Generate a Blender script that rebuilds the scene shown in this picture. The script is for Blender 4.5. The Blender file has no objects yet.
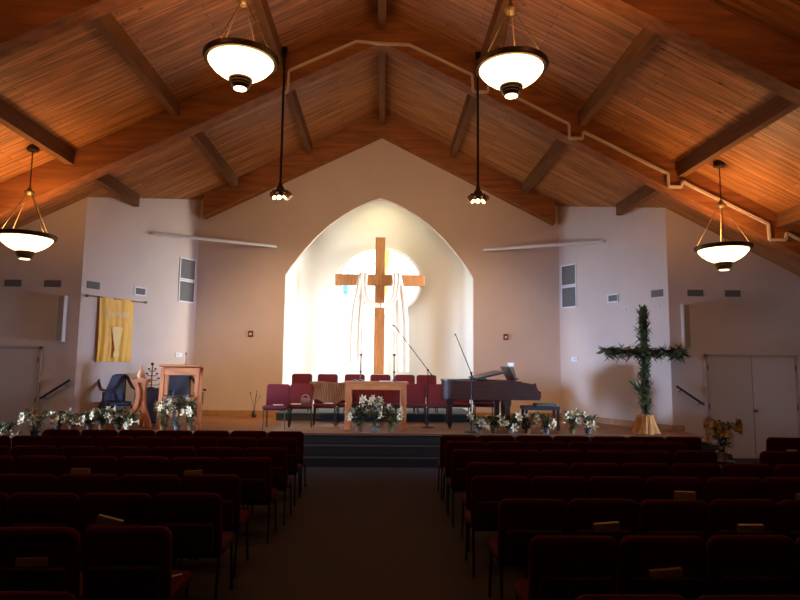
import bpy, math, random
from mathutils import Vector, Matrix
PI = math.pi
SC = bpy.context.scene
COL = SC.collection

# ------------------------------------------------------------------ camera, world, exposure
cam_d = bpy.data.cameras.new('camera')
cam_d.sensor_fit = 'HORIZONTAL'; cam_d.sensor_width = 36.0; cam_d.lens = 27.0
cam = bpy.data.objects.new('camera', cam_d); COL.objects.link(cam)
cam.matrix_world = (Matrix.Translation((0.08, 0, 1.88)) @ Matrix.Rotation(-0.029, 4, 'Z')
                    @ Matrix.Rotation(PI/2 + math.radians(6.0), 4, 'X') @ Matrix.Rotation(0.011, 4, 'Z'))
SC.camera = cam
world = bpy.data.worlds.new('world'); SC.world = world; world.use_nodes = True
world.node_tree.nodes['Background'].inputs[0].default_value = (0.5, 0.6, 0.8, 1)
world.node_tree.nodes['Background'].inputs[1].default_value = 0.02
SC.view_settings.view_transform = 'Standard'; SC.view_settings.look = 'None'
SC.view_settings.gamma = 1.0; SC.view_settings.use_curve_mapping = False
SC.view_settings.exposure = 0.1

def light(name, kind, loc, energy, color, target=None, **kw):
    d = bpy.data.lights.new(name, kind); d.energy = energy; d.color = color
    for k, v in kw.items(): setattr(d, k, v)
    o = bpy.data.objects.new(name, d); COL.objects.link(o); o.location = loc
    if target is not None:
        o.rotation_euler = (Vector(target) - Vector(loc)).to_track_quat('-Z', 'Y').to_euler()
    return o
# daylight through the tall side windows of the nave (out of frame)
for s in (-1, 1):
    light('window_daylight', 'AREA', (s*8.75, 10.1, 1.45), 76 if s > 0 else 118, (0.45, 0.60, 1.0), (-s*5.0, 14.6, 1.1),
          shape='RECTANGLE', size=2.2, size_y=1.4, spread=math.radians(37))
# area lights added out of sight in the niche flanks, no windows there: both bright, the right one aimed across at the left flank
light('niche_fill', 'AREA', (-2.36, 15.62, 3.1), 58, (0.70, 0.88, 1.0), (0.6, 16.8, 3.4),
      shape='RECTANGLE', size=0.35, size_y=4.2, spread=math.radians(110))
light('niche_fill', 'AREA', (2.36, 15.62, 3.1), 70, (0.98, 0.99, 0.96), (-2.2, 16.05, 3.0),
      shape='RECTANGLE', size=0.35, size_y=4.2, spread=math.radians(64))
light('niche_top_lamp', 'SPOT', (0.0, 15.55, 6.5), 80, (1.0, 0.80, 0.42), (0.0, 16.7, 5.0), spot_size=math.radians(120), spot_blend=1.0, shadow_soft_size=0.15)
# ceiling spots on the two poles, aimed at the chancel
for s in (-1, 1):
    light('stage_spot', 'SPOT', (s*1.72, 10.2, 4.70), 1500 if s < 0 else 1050, (1.0, 0.66, 0.36), (s*2.0, 15.2, 1.7),
          spot_size=math.radians(74), spot_blend=1.0, shadow_soft_size=0.12)

# extra warm fill added at each cluster to brighten the gable wall
for s in (-1, 1):
    light('gable_fill', 'SPOT', (s*1.72, 10.2, 4.70), 430, (1.0, 0.67, 0.42), (s*0.3, 15.2, 5.2),
          spot_size=math.radians(100), spot_blend=1.0, shadow_soft_size=0.12)

# ------------------------------------------------------------------ materials
def mat(name, color, rough=0.6, metal=0.0, noise=0.0, nscale=8.0, bump=0.0, emit=None, estr=0.0, spec=None, trans=0.0, sheen=0.0, stretch=(1, 1, 1)):
    m = bpy.data.materials.new(name); m.use_nodes = True
    nt = m.node_tree; b = nt.nodes['Principled BSDF']
    b.inputs['Base Color'].default_value = (*color, 1); b.inputs['Roughness'].default_value = rough
    b.inputs['Metallic'].default_value = metal
    if spec is not None: b.inputs['Specular IOR Level'].default_value = spec
    if trans: b.inputs['Transmission Weight'].default_value = trans
    if sheen: b.inputs['Sheen Weight'].default_value = sheen
    if emit: b.inputs['Emission Color'].default_value = (*emit, 1); b.inputs['Emission Strength'].default_value = estr
    if noise or bump:
        tc = nt.nodes.new('ShaderNodeTexCoord'); mp = nt.nodes.new('ShaderNodeMapping')
        mp.inputs['Scale'].default_value = stretch
        nz = nt.nodes.new('ShaderNodeTexNoise'); nz.inputs['Scale'].default_value = nscale; nz.inputs['Detail'].default_value = 4
        nt.links.new(tc.outputs['Object'], mp.inputs[0]); nt.links.new(mp.outputs[0], nz.inputs['Vector'])
        if noise:
            r = nt.nodes.new('ShaderNodeMapRange'); r.inputs[1].default_value = .3; r.inputs[2].default_value = .7
            r.inputs[3].default_value = 1-noise; r.inputs[4].default_value = 1+noise
            mx = nt.nodes.new('ShaderNodeMix'); mx.data_type = 'RGBA'; mx.blend_type = 'MULTIPLY'; mx.inputs[0].default_value = 1
            mx.inputs[6].default_value = (*color, 1)
            nt.links.new(nz.outputs[0], r.inputs[0]); nt.links.new(r.outputs[0], mx.inputs[7]); nt.links.new(mx.outputs[2], b.inputs['Base Color'])
        if bump:
            bp = nt.nodes.new('ShaderNodeBump'); bp.inputs['Strength'].default_value = bump; bp.inputs['Distance'].default_value = .01
            nt.links.new(nz.outputs[0], bp.inputs['Height']); nt.links.new(bp.outputs[0], b.inputs['Normal'])
    return m

def plank_mat(name, c1, c2, dark, board, length, axis='slope', rough=.5, knots=True):
    """boards: rows `board` wide; axis 'slope' = run along X, counted along Y"""
    m = bpy.data.materials.new(name); m.use_nodes = True; nt = m.node_tree; N = nt.nodes; L = nt.links
    b = N['Principled BSDF']; b.inputs['Roughness'].default_value = rough; b.inputs['Specular IOR Level'].default_value = .25
    tc = N.new('ShaderNodeTexCoord')
    br = N.new('ShaderNodeTexBrick'); br.inputs['Scale'].default_value = 1
    br.inputs['Color1'].default_value = (*c1, 1); br.inputs['Color2'].default_value = (*c2, 1); br.inputs['Mortar'].default_value = (*dark, 1)
    br.inputs['Mortar Size'].default_value = .004; br.inputs['Mortar Smooth'].default_value = .3
    br.inputs['Brick Width'].default_value = length; br.inputs['Row Height'].default_value = board; br.offset = .37
    L.new(tc.outputs['Object'], br.inputs['Vector'])
    mp = N.new('ShaderNodeMapping'); mp.inputs['Scale'].default_value = (.8, 14, .8); L.new(tc.outputs['Object'], mp.inputs[0])
    nz = N.new('ShaderNodeTexNoise'); nz.inputs['Scale'].default_value = 1.6; nz.inputs['Detail'].default_value = 5; L.new(mp.outputs[0], nz.inputs['Vector'])
    r = N.new('ShaderNodeMapRange'); r.inputs[1].default_value = .3; r.inputs[2].default_value = .72; r.inputs[3].default_value = .5; r.inputs[4].default_value = 1.35
    L.new(nz.outputs[0], r.inputs[0])
    mx = N.new('ShaderNodeMix'); mx.data_type = 'RGBA'; mx.blend_type = 'MULTIPLY'; mx.inputs[0].default_value = 1
    L.new(br.outputs[0], mx.inputs[6]); L.new(r.outputs[0], mx.inputs[7])
    out = mx.outputs[2]
    if knots:
        mk = N.new('ShaderNodeMapping'); mk.inputs['Scale'].default_value = (1.5, 3.2, 1.5); L.new(tc.outputs['Object'], mk.inputs[0])
        vo = N.new('ShaderNodeTexVoronoi'); vo.inputs['Scale'].default_value = 1.0; L.new(mk.outputs[0], vo.inputs['Vector'])
        kr = N.new('ShaderNodeMapRange'); kr.inputs[1].default_value = .03; kr.inputs[2].default_value = .09; kr.inputs[3].default_value = .3; kr.inputs[4].default_value = 1
        L.new(vo.outputs['Distance'], kr.inputs[0])
        m2 = N.new('ShaderNodeMix'); m2.data_type = 'RGBA'; m2.blend_type = 'MULTIPLY'; m2.inputs[0].default_value = 1
        L.new(out, m2.inputs[6]); L.new(kr.outputs[0], m2.inputs[7]); out = m2.outputs[2]
    L.new(out, b.inputs['Base Color'])
    return m

M = {}
M['deck'] = plank_mat('pine_decking', (.55, .230, .075), (.40, .155, .048), (.10, .035, .010), .12, 2.6)
M['stage_floor'] = plank_mat('oak_floor', (.42, .175, .062), (.35, .14, .048), (.16, .07, .025), .07, 1.2, rough=.5, knots=False)
M['beam'] = mat('glulam_beam', (.32, .115, .037), .65, spec=.2, noise=.3, nscale=2.2, stretch=(.5, 5, 5))
M['purlin'] = mat('purlin_wood', (.20, .090, .036), .7, spec=.15, noise=.2, nscale=3, stretch=(5, .6, 5))
M['wall'] = mat('cream_wall_paint', (.68, .55, .45), .9, spec=.15, noise=.03, nscale=1.5)
M['niche'] = mat('white_niche_paint', (.80, .79, .74), .85)
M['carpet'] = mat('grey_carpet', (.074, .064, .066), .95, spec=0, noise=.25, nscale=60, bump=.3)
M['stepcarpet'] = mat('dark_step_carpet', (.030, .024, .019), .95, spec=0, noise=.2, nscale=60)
M['nosing'] = mat('step_nosing', (.075, .062, .05), .9, spec=0)
M['baseboard'] = mat('oak_baseboard', (.45, .24, .11), .45, noise=.15, nscale=6)
M['trimwood'] = mat('stage_edge_wood', (.16, .07, .03), .8, spec=.1)
M['doorpaint'] = mat('door_paint', (.56, .43, .34), .6)
M['frame'] = mat('door_frame_paint', (.44, .33, .26), .6)
M['wood'] = mat('honey_oak', (.55, .165, .04), .5, noise=.2, nscale=4, stretch=(6, 6, .8))
M['woodh'] = mat('honey_oak_top', (.58, .19, .05), .5, noise=.2, nscale=4, stretch=(.8, 6, 6))
M['crosswood'] = mat('cross_wood', (.42, .175, .06), .5, noise=.25, nscale=4, stretch=(5, 5, .7))
M['red'] = mat('burgundy_fabric', (.068, .003, .006), .9, noise=.2, nscale=120, spec=.15)
M['stagered'] = mat('burgundy_fabric_stage', (.115, .008, .014), .9, noise=.2, nscale=120)
M['chairmetal'] = mat('bronze_black_metal', (.03, .024, .02), .35, metal=.6)
M['blackmesh'] = mat('black_pocket_fabric', (.030, .005, .006), .9)
M['black'] = mat('black_metal', (.015, .015, .016), .4, metal=.4)
M['bronze'] = mat('dark_bronze', (.10, .06, .035), .4, metal=.7)
M['brass'] = mat('aged_brass', (.22, .15, .07), .45, metal=.8)
M['chrome'] = mat('chrome', (.85, .83, .8), .15, metal=1)
M['white'] = mat('white_metal', (.78, .75, .70), .5)
M['offwhite'] = mat('cream_speaker_paint', (.72, .66, .58), .6)
M['tan'] = mat('tan_speaker_cloth', (.36, .28, .22), .8)
M['grille'] = mat('grey_grille', (.17, .15, .13), .8, noise=.2, nscale=40)
M['whitetrim'] = mat('white_trim', (.85, .85, .85), .5)
M['redplastic'] = mat('red_plastic', (.20, .02, .012), .4)
M['cloth'] = mat('white_linen', (.92, .91, .88), .9)
M['gold'] = mat('gold_cloth', (.93, .50, .05), .5, noise=.04, nscale=7)
M['goldwrap'] = mat('ochre_cloth', (.60, .27, .07), .95, noise=.12, nscale=7)
M['pale'] = mat('pale_applique', (.95, .66, .22), .6)
M['leaf'] = mat('leaf_green', (.045, .075, .016), .6, noise=.4, nscale=12)
M['palm'] = mat('palm_green', (.055, .082, .018), .7, noise=.5, nscale=9)
M['petal'] = mat('lily_petal', (.60, .50, .27), .7)
M['stamen'] = mat('lily_stamen', (.75, .45, .05), .7)
M['foilw'] = mat('silver_foil', (.13, .12, .11), .6)
M['foilo'] = mat('copper_foil', (.20, .09, .04), .6, metal=.3)
M['foilg'] = mat('gold_foil', (.22, .15, .05), .6, metal=.6)
M['foils'] = mat('bright_silver_foil', (.75, .72, .72), .35, metal=.3)
M['foilb'] = mat('blue_foil', (.05, .06, .13), .5, metal=.2)
M['mahogany'] = mat('mahogany', (.042, .016, .010), .5, spec=.25, noise=.25, nscale=4, stretch=(.8, 5, 5))
M['ebony'] = mat('ebony_polish', (.035, .035, .037), .4)
M['ivory'] = mat('ivory', (.8, .77, .7), .3)
M['paper'] = mat('paper', (.82, .80, .74), .8)
M['bluef'] = mat('navy_leather', (.028, .038, .075), .5)
M['darkwood'] = mat('dark_walnut', (.03, .016, .012), .35)
M['bluebox'] = mat('slate_blue_cabinet', (.07, .068, .12), .6)
M['green'] = mat('green_velvet', (.07, .09, .07), .8, noise=.2, nscale=30)
M['book'] = mat('tan_book_cover', (.34, .29, .22), .85)
M['pages'] = mat('book_pages', (.9, .78, .58), .8)
M['peach'] = mat('peach_glass', (.85, .45, .25), .2)
M['wax'] = mat('candle_wax', (.92, .88, .76), .5)
M['riser'] = mat('teal_black_riser', (.02, .03, .032), .8)
M['risertop'] = mat('riser_top', (.08, .085, .085), .8)
M['conduit'] = mat('painted_conduit', (.70, .58, .48), .6)
M['lcd'] = mat('thermostat_screen', (.35, .5, .7), .3, emit=(.35, .55, .9), estr=.12)
def wavymat(name, stripes):
    m = mat(name, (.35, .18, .09), .8); nt = m.node_tree
    tc = nt.nodes.new('ShaderNodeTexCoord'); w = nt.nodes.new('ShaderNodeTexWave'); w.inputs['Scale'].default_value = 6; w.inputs['Distortion'].default_value = 6
    cr = nt.nodes.new('ShaderNodeValToRGB'); cr.color_ramp.elements[0].color = (.12, .06, .035, 1); cr.color_ramp.elements[1].color = (.22, .12, .07, 1)
    nt.links.new(tc.outputs['Object'], w.inputs[0]); nt.links.new(w.outputs[0], cr.inputs[0]); nt.links.new(cr.outputs[0], nt.nodes['Principled BSDF'].inputs[0])
    return m
M['shawl'] = wavymat('brown_shawl', 6)
def bowl_mat():
    m = bpy.data.materials.new('lit_alabaster'); m.use_nodes = True
    b = m.node_tree.nodes['Principled BSDF']; b.inputs['Base Color'].default_value = (.9, .82, .65, 1)
    b.inputs['Emission Color'].default_value = (1, .60, .27, 1); b.inputs['Emission Strength'].default_value = 5.5
    return m
M['bowl'] = bowl_mat()
def stained():
    m = bpy.data.materials.new('stained_glass'); m.use_nodes = True; nt = m.node_tree; N = nt.nodes; L = nt.links
    b = N['Principled BSDF']; tc = N.new('ShaderNodeTexCoord'); sp = N.new('ShaderNodeSeparateXYZ'); L.new(tc.outputs['Object'], sp.inputs[0])
    vo = N.new('ShaderNodeTexVoronoi'); vo.inputs['Scale'].default_value = 2.6; L.new(tc.outputs['Object'], vo.inputs['Vector'])
    # palette runs from blue (left) through clear to amber (right of the post)
    ad = N.new('ShaderNodeMath'); ad.operation = 'MULTIPLY_ADD'; L.new(sp.outputs['X'], ad.inputs[0]); ad.inputs[1].default_value = .42; ad.inputs[2].default_value = .5
    hs = N.new('ShaderNodeSeparateXYZ'); L.new(vo.outputs['Color'], hs.inputs[0])
    jt = N.new('ShaderNodeMath'); jt.operation = 'MULTIPLY_ADD'; L.new(hs.outputs[0], jt.inputs[0]); jt.inputs[1].default_value = .10; L.new(ad.outputs[0], jt.inputs[2])
    cr = N.new('ShaderNodeValToRGB'); e = cr.color_ramp; e.interpolation = 'CONSTANT'
    e.elements[0].position = 0; e.elements[0].color = (1, 1, .95, 1)
    for p, c in ((.10, (.10, .35, .75)), (.155, (.35, .75, .95)), (.22, (1, 1, 1)), (.56, (1.0, .62, .12)), (.63, (1, 1, .96)), ):
        k = e.elements.new(p); k.color = (*c, 1)
    e.elements[-1].position = .64; e.elements[-1].color = (1, 1, .97, 1)
    L.new(jt.outputs[0], cr.inputs[0]); L.new(cr.outputs[0], b.inputs['Emission Color']); b.inputs['Emission Strength'].default_value = 1.7
    L.new(cr.outputs[0], b.inputs['Base Color'])
    return m
M['stained'] = stained()

# ------------------------------------------------------------------ mesh builder
class MB:
    def __init__(s): s.v = []; s.f = []; s.mi = []; s.cur = 0
    def add(s, vs, fs, T=None):
        n = len(s.v)
        s.v += [tuple(T @ Vector(p)) if T is not None else tuple(p) for p in vs]
        s.f += [tuple(n+i for i in f) for f in fs]; s.mi += [s.cur]*len(fs)
    def box(s, x0, x1, y0, y1, z0, z1, T=None):
        s.add([(x0,y0,z0),(x1,y0,z0),(x1,y1,z0),(x0,y1,z0),(x0,y0,z1),(x1,y0,z1),(x1,y1,z1),(x0,y1,z1)],
              [(0,3,2,1),(4,5,6,7),(0,1,5,4),(1,2,6,5),(2,3,7,6),(3,0,4,7)], T)
    def bbox(s, x0, x1, y0, y1, z0, z1, b=.006, T=None):
        """box with chamfered edges"""
        cx, cy, cz = (x0+x1)/2, (y0+y1)/2, (z0+z1)/2; hx, hy, hz = (x1-x0)/2, (y1-y0)/2, (z1-z0)/2
        b = min(b, hx*.45, hy*.45, hz*.45)
        vs = []; idx = {}
        for sx in (-1,1):
            for sy in (-1,1):
                for sz in (-1,1):
                    for a in range(3):
                        p = [sx*(hx-b), sy*(hy-b), sz*(hz-b)]; p[a] = (sx*hx, sy*hy, sz*hz)[a]
                        idx[(sx,sy,sz,a)] = len(vs); vs.append((cx+p[0], cy+p[1], cz+p[2]))
        fs = []
        for a in range(3):
            o = [i for i in range(3) if i != a]
            for sg in (-1,1):
                q = []
                for u, w in ((-1,-1),(1,-1),(1,1),(-1,1)):
                    k = [0,0,0]; k[a] = sg; k[o[0]] = u; k[o[1]] = w; q.append(idx[(*k, a)])
                fs.append(tuple(q))
        for a in range(3):            # edges parallel to axis a
            o = [i for i in range(3) if i != a]
            for u in (-1,1):
                for w in (-1,1):
                    k1 = [0,0,0]; k1[a] = -1; k1[o[0]] = u; k1[o[1]] = w; k2 = list(k1); k2[a] = 1
                    fs.append((idx[(*k1,o[0])], idx[(*k2,o[0])], idx[(*k2,o[1])], idx[(*k1,o[1])]))
        for sx in (-1,1):
            for sy in (-1,1):
                for sz in (-1,1): fs.append(tuple(idx[(sx,sy,sz,a)] for a in range(3)))
        s.add(vs, fs, T)
    def tube(s, pts, r, n=8, T=None, caps=True):
        pts = [Vector(p) for p in pts]; rs = r if isinstance(r, (list, tuple)) else [r]*len(pts)
        vs = []; up = Vector((0,0,1)); prev = None
        for i, p in enumerate(pts):
            d = (pts[min(i+1, len(pts)-1)] - pts[max(i-1, 0)]).normalized()
            a = (prev - d*prev.dot(d)) if prev is not None else (up.cross(d) if abs(d.z) < .95 else Vector((1,0,0)).cross(d))
            if a.length < 1e-6: a = d.orthogonal()
            a.normalize(); prev = a; c = d.cross(a)
            vs += [p + (a*math.cos(2*PI*k/n) + c*math.sin(2*PI*k/n))*rs[i] for k in range(n)]
        fs = [(i*n+k, i*n+(k+1)%n, (i+1)*n+(k+1)%n, (i+1)*n+k) for i in range(len(pts)-1) for k in range(n)]
        if caps: fs += [tuple(reversed(range(n))), tuple((len(pts)-1)*n+k for k in range(n))]
        s.add(vs, fs, T)
    def bar(s, pts, w, h, T=None):
        """square-section bar along a path"""
        pts = [Vector(p) for p in pts]; vs = []
        for i, p in enumerate(pts):
            d = (pts[min(i+1, len(pts)-1)] - pts[max(i-1, 0)]).normalized()
            a = Vector((0,0,1)).cross(d)
            if a.length < .05: a = Vector((1,0,0))
            a.normalize(); c = d.cross(a)
            vs += [p+a*w/2+c*h/2, p-a*w/2+c*h/2, p-a*w/2-c*h/2, p+a*w/2-c*h/2]
        fs = [(i*4+k, i*4+(k+1)%4, (i+1)*4+(k+1)%4, (i+1)*4+k) for i in range(len(pts)-1) for k in range(4)]
        fs += [(3,2,1,0), tuple((len(pts)-1)*4+k for k in range(4))]
        s.add(vs, fs, T)
    def lathe(s, prof, n=24, T=None, closed=False):
        vs = [(r*math.cos(2*PI*k/n), r*math.sin(2*PI*k/n), z) for r, z in prof for k in range(n)]
        m = len(prof)
        fs = [(i*n+k, i*n+(k+1)%n, ((i+1)%m)*n+(k+1)%n, ((i+1)%m)*n+k) for i in range(m if closed else m-1) for k in range(n)]
        if not closed:
            if prof[0][0] > 1e-4: fs.append(tuple(reversed(range(n))))
            if prof[-1][0] > 1e-4: fs.append(tuple((m-1)*n+k for k in range(n)))
        s.add(vs, fs, T)
    def prism(s, poly, h0, h1, plane='XY', T=None):
        n = len(poly)
        def P(a, b, h): return {'XY': (a,b,h), 'XZ': (a,h,b), 'YZ': (h,a,b)}[plane]
        vs = [P(a,b,h0) for a, b in poly] + [P(a,b,h1) for a, b in poly]
        s.add(vs, [tuple(range(n)), tuple(n+i for i in reversed(range(n)))] + [(i, (i+1)%n, n+(i+1)%n, n+i) for i in range(n)], T)
    def slab(s, w, h, t, r, T=None, e=.018, seg=5, bow=0.0):
        """rounded-rectangle cushion in the XZ plane, thickness along Y, centred"""
        out = []
        for cx, cz, a0 in ((w/2-r, h/2-r, 0), (-w/2+r, h/2-r, 90), (-w/2+r, -h/2+r, 180), (w/2-r, -h/2+r, 270)):
            for k in range(seg+1):
                a = math.radians(a0 + 90*k/seg); out.append((cx, cz, math.cos(a), math.sin(a)))
        n = len(out); vs = []
        rings = [(-t/2, e*1.6), (-t/2+e*.35, e*.5), (-t/2+e, 0), (t/2-e, 0), (t/2-e*.35, e*.5), (t/2, e*1.6)]
        for y, ins in rings:
            for cx, cz, ca, sa in out:
                x = cx+ca*(r-ins); z = cz+sa*(r-ins); vs.append((x, y + bow*(x/(w/2))**2, z))
        fs = [(i*n+k, i*n+(k+1)%n, (i+1)*n+(k+1)%n, (i+1)*n+k) for i in range(5) for k in range(n)]
        fs += [tuple(reversed(range(n))), tuple(5*n+k for k in range(n))]
        s.add(vs, fs, T)
    def sheet(s, fn, nu, nv, thick=0.0, T=None):
        """grid surface fn(u,v); with thickness it gets a second skin"""
        g = [[Vector(fn(i/nu, j/nv)) for j in range(nv+1)] for i in range(nu+1)]
        vs = [p for row in g for p in row]; w = nv+1
        q = [(i*w+j, (i+1)*w+j, (i+1)*w+j+1, i*w+j+1) for i in range(nu) for j in range(nv)]
        if thick:
            N = len(vs); nor = []
            for i in range(nu+1):
                for j in range(nv+1):
                    a = g[min(i+1,nu)][j]-g[max(i-1,0)][j]; b = g[i][min(j+1,nv)]-g[i][max(j-1,0)]
                    c = a.cross(b); nor.append(c.normalized() if c.length > 1e-9 else Vector((0,1,0)))
            vs = vs + [vs[k]+nor[k]*thick for k in range(N)]
            q2 = [tuple(N+i for i in reversed(f)) for f in q]
            ed = [(i*w, (i+1)*w) for i in range(nu)] + [((i+1)*w+nv, i*w+nv) for i in range(nu)]
            ed += [(j+1, j) for j in range(nv)] + [(nu*w+j, nu*w+j+1) for j in range(nv)]
            q = q + q2 + [(b, a, N+a, N+b) for a, b in ed]
        s.add(vs, q, T)
    def mesh(s, name, mats, smooth=True):
        me = bpy.data.meshes.new(name); me.from_pydata([tuple(v) for v in s.v], [], s.f)
        for m in (mats if isinstance(mats, (list, tuple)) else [mats]): me.materials.append(M[m] if isinstance(m, str) else m)
        me.polygons.foreach_set('material_index', s.mi)
        if smooth:
            me.polygons.foreach_set('use_smooth', [True]*len(me.polygons)); me.update()
            try: me.set_sharp_from_angle(angle=math.radians(38))
            except Exception: pass
        me.validate(); me.update()
        return me
    def obj(s, name, mats, parent=None, smooth=True, loc=None, rz=None):
        o = bpy.data.objects.new(name, s.mesh(name, mats, smooth)); COL.objects.link(o)
        if parent: o.parent = parent
        if loc: o.location = loc
        if rz is not None: o.rotation_euler = (0, 0, rz)
        return o

def tag(o, label, cat, group=None):
    o['label'] = label; o['category'] = cat
    if group: o['group'] = group
    return o
def thing(name, label, cat, loc=(0,0,0), rz=0, group=None):
    o = bpy.data.objects.new(name, None); COL.objects.link(o); o.location = loc; o.rotation_euler = (0,0,rz)
    o.empty_display_size = .1
    return tag(o, label, cat, group)
def struct(o): o['kind'] = 'structure'; return o
def dup(root, loc, rz=None, label=None, group=None, scale=None):
    def cp(o, parent):
        c = o.copy(); COL.objects.link(c)
        if parent: c.parent = parent
        for ch in list(kids.get(o, [])): cp(ch, c)
        return c
    kids = {}
    def collect(o):
        kids[o] = list(o.children)
        for c in kids[o]: collect(c)
    collect(root)
    r = cp(root, None); r.location = loc
    if rz is not None: r.rotation_euler = (0,0,rz)
    if label: r['label'] = label
    if group: r['group'] = group
    if scale: r.scale = (scale,)*3
    return r
R = lambda a, ax: Matrix.Rotation(math.radians(a), 4, ax)
TR = lambda x, y, z: Matrix.Translation((x, y, z))

# ------------------------------------------------------------------ structure
SZ = .54                      # stage height
ZR, K = 8.33, .505            # ridge height and roof slope
ceil = lambda x: ZR - K*abs(x)
WX, BY = 8.95, 15.2

b = MB(); b.box(-WX-.1, WX+.1, -6, 16, -.1, 0); struct(b.obj('floor', 'carpet', smooth=False))
b = MB()
for s in (-1, 1):
    b.prism([(0, ZR), (s*(WX+.15), ceil(WX+.15)), (s*(WX+.15), ceil(WX+.15)+.12), (0, ZR+.12)], -6, 17.0, 'XZ')
struct(b.obj('ceiling', 'deck', smooth=False))

# stage platform with the riser steps in front
b = MB(); b.prism([(-6.32, 11.65), (6.32, 11.65), (6.32, 12.38), (6.08, 12.38), (4.60, 15.18), (2.38, 15.18), (2.38, 16.4), (-2.38, 16.4), (-2.38, 15.18), (-4.60, 15.18), (-6.08, 12.38), (-6.32, 12.38)], SZ-.04, SZ)
struct(b.obj('stage_floor', 'stage_floor', smooth=False))
b = MB(); b.prism([(-6.30, 11.67), (6.30, 11.67), (6.30, 12.36), (6.06, 12.38), (4.58, 15.16), (-4.58, 15.16), (-6.06, 12.38), (-6.30, 12.36)], 0, SZ-.04)
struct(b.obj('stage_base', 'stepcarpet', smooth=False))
b = MB(); b.box(-6.32, 6.32, 11.62, 11.66, SZ-.035, SZ+.001); struct(b.obj('trim_1', 'trimwood', smooth=False))
for i, (z, y) in enumerate(((.36, 11.38), (.18, 11.11))):
    b = MB(); b.bbox(-2.7, 2.7, y, 11.665, 0 if i else 0, z-.012, .01)
    b.cur = 1; b.bbox(-2.7, 2.7, y-.012, y+.05, z-.03, z, .008)
    if i == 0:
        b.cur = 0; b.box(-2.7, 2.7, y+.05, 11.665, z-.012, z)
    else:
        b.cur = 0; b.box(-2.7, 2.7, y+.05, 11.38, z-.012, z)
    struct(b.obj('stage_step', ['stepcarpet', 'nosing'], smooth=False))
for s in (-1, 1):            # side steps down beside the stage ends
    for k in range(2):
        b = MB(); b.bbox(*sorted((s*(6.32+.3*k), s*(6.62+.3*k))), 11.7, 12.38, 0, SZ-.18*(k+1), .01)
        struct(b.obj('side_step', 'stepcarpet', smooth=False))

# arch outline
AR = [(2.4, 0), (2.4, 4.08), (2.27, 4.30), (1.93, 4.75), (1.62, 5.11), (1.29, 5.42), (.97, 5.66), (.65, 5.86), (.32, 6.02), (0, 6.13)]
inner = [(x, z) for x, z in AR] + [(-x, z) for x, z in reversed(AR[:-1])]
b = MB(); b.prism([(4.62, 0)] + [(4.62, ceil(4.62)), (0, ZR), (-4.62, ceil(4.62)), (-4.62, 0)] + list(reversed(inner)), BY, BY+.13, 'XZ')
w = b.obj('wall_back', 'wall', smooth=False); struct(w)
for s in (-1, 1):
    b = MB(); A = Vector((s*4.62, BY)); B = Vector((s*6.1, 12.4)); n = Vector((s*.8841, .4673))*.12
    c = [A, B, B+n, A+n]; zs = [ceil(4.62), ceil(6.1), ceil(6.21), ceil(4.73)]
    vs = [(p.x, p.y, 0) for p in c] + [(p.x, p.y, z) for p, z in zip(c, zs)]
    b.add(vs, [(0,1,2,3), (4,5,6,7), (0,1,5,4), (1,2,6,5), (2,3,7,6), (3,0,4,7)])
    struct(b.obj('wall_splay_left' if s < 0 else 'wall_splay_right', 'wall', smooth=False))
    b = MB(); b.prism([(s*6.1, 0), (s*WX, 0), (s*WX, ceil(WX)), (s*6.1, ceil(6.1))], 12.4, 12.52, 'XZ')
    struct(b.obj('wall_front_left' if s < 0 else 'wall_front_right', 'wall', smooth=False))
    b = MB(); b.box(*sorted((s*WX, s*(WX+.12))), -6, 12.52, 0, ceil(WX+.12))
    struct(b.obj('wall_left' if s < 0 else 'wall_right', 'wall', smooth=False))
b = MB(); b.prism([(-WX, 0), (WX, 0), (WX, ceil(WX)), (0, ZR), (-WX, ceil(WX))], -6.1, -6.0, 'XZ'); struct(b.obj('wall_rear', 'wall', smooth=False))
# nave side windows (beyond the frame)
for i, s in enumerate((-1, 1)):
    b = MB(); x = s*(WX-.02)
    b.box(*sorted((x, x-s*.03)), 9.0, 11.2, .75, 2.45); b.cur = 1
    for y0, y1, z0, z1 in ((8.92, 9.0, .67, 2.53), (11.2, 11.28, .67, 2.53), (10.06, 10.14, .75, 2.45), (8.92, 11.28, .67, .75), (8.92, 11.28, 2.45, 2.53)):
        b.box(*sorted((x+s*.01, x-s*.06)), y0, y1, z0, z1)
    struct(b.obj('window_%d' % (i+1), [mat('daylit_pane', (.5, .6, .7), .2, emit=(.6, .75, 1), estr=.8), 'whitetrim'], smooth=False))

# niche: flattened half-dome wall behind the arch
def niche(u, v):
    a = PI*u; e = 2/3.4
    x = 2.46*math.copysign(abs(math.cos(a))**e, math.cos(a)); y = 15.33 + 1.47*abs(math.sin(a))**e
    return (x, y, SZ + v*6.2)
b = MB(); b.sheet(niche, 48, 4, .06); b.prism([niche(i/48, 0)[:2] for i in range(49)], 6.74, 6.8)
struct(b.obj('wall_niche', 'niche'))

# baseboards
b = MB(); b.box(-4.60, -2.42, BY-.02, BY, SZ, SZ+.13); struct(b.obj('baseboard_back_left', 'baseboard', smooth=False))
b = MB(); b.box(2.42, 4.60, BY-.02, BY, SZ, SZ+.13); struct(b.obj('baseboard_back_right', 'baseboard', smooth=False))
for s in (-1, 1):
    b = MB(); A = Vector((s*4.62, BY)); B = Vector((s*6.1, 12.4)); n = Vector((s*-.8841, -.4673))*.02
    b.prism([A, B, B+n, A+n], SZ, SZ+.13); b.prism([(s*6.1, 12.38), (s*6.34, 12.38), (s*6.34, 12.4), (s*6.1, 12.4)], SZ, SZ+.13)
    struct(b.obj('baseboard_splay_left' if s < 0 else 'baseboard_splay_right', 'baseboard', smooth=False))

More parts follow.
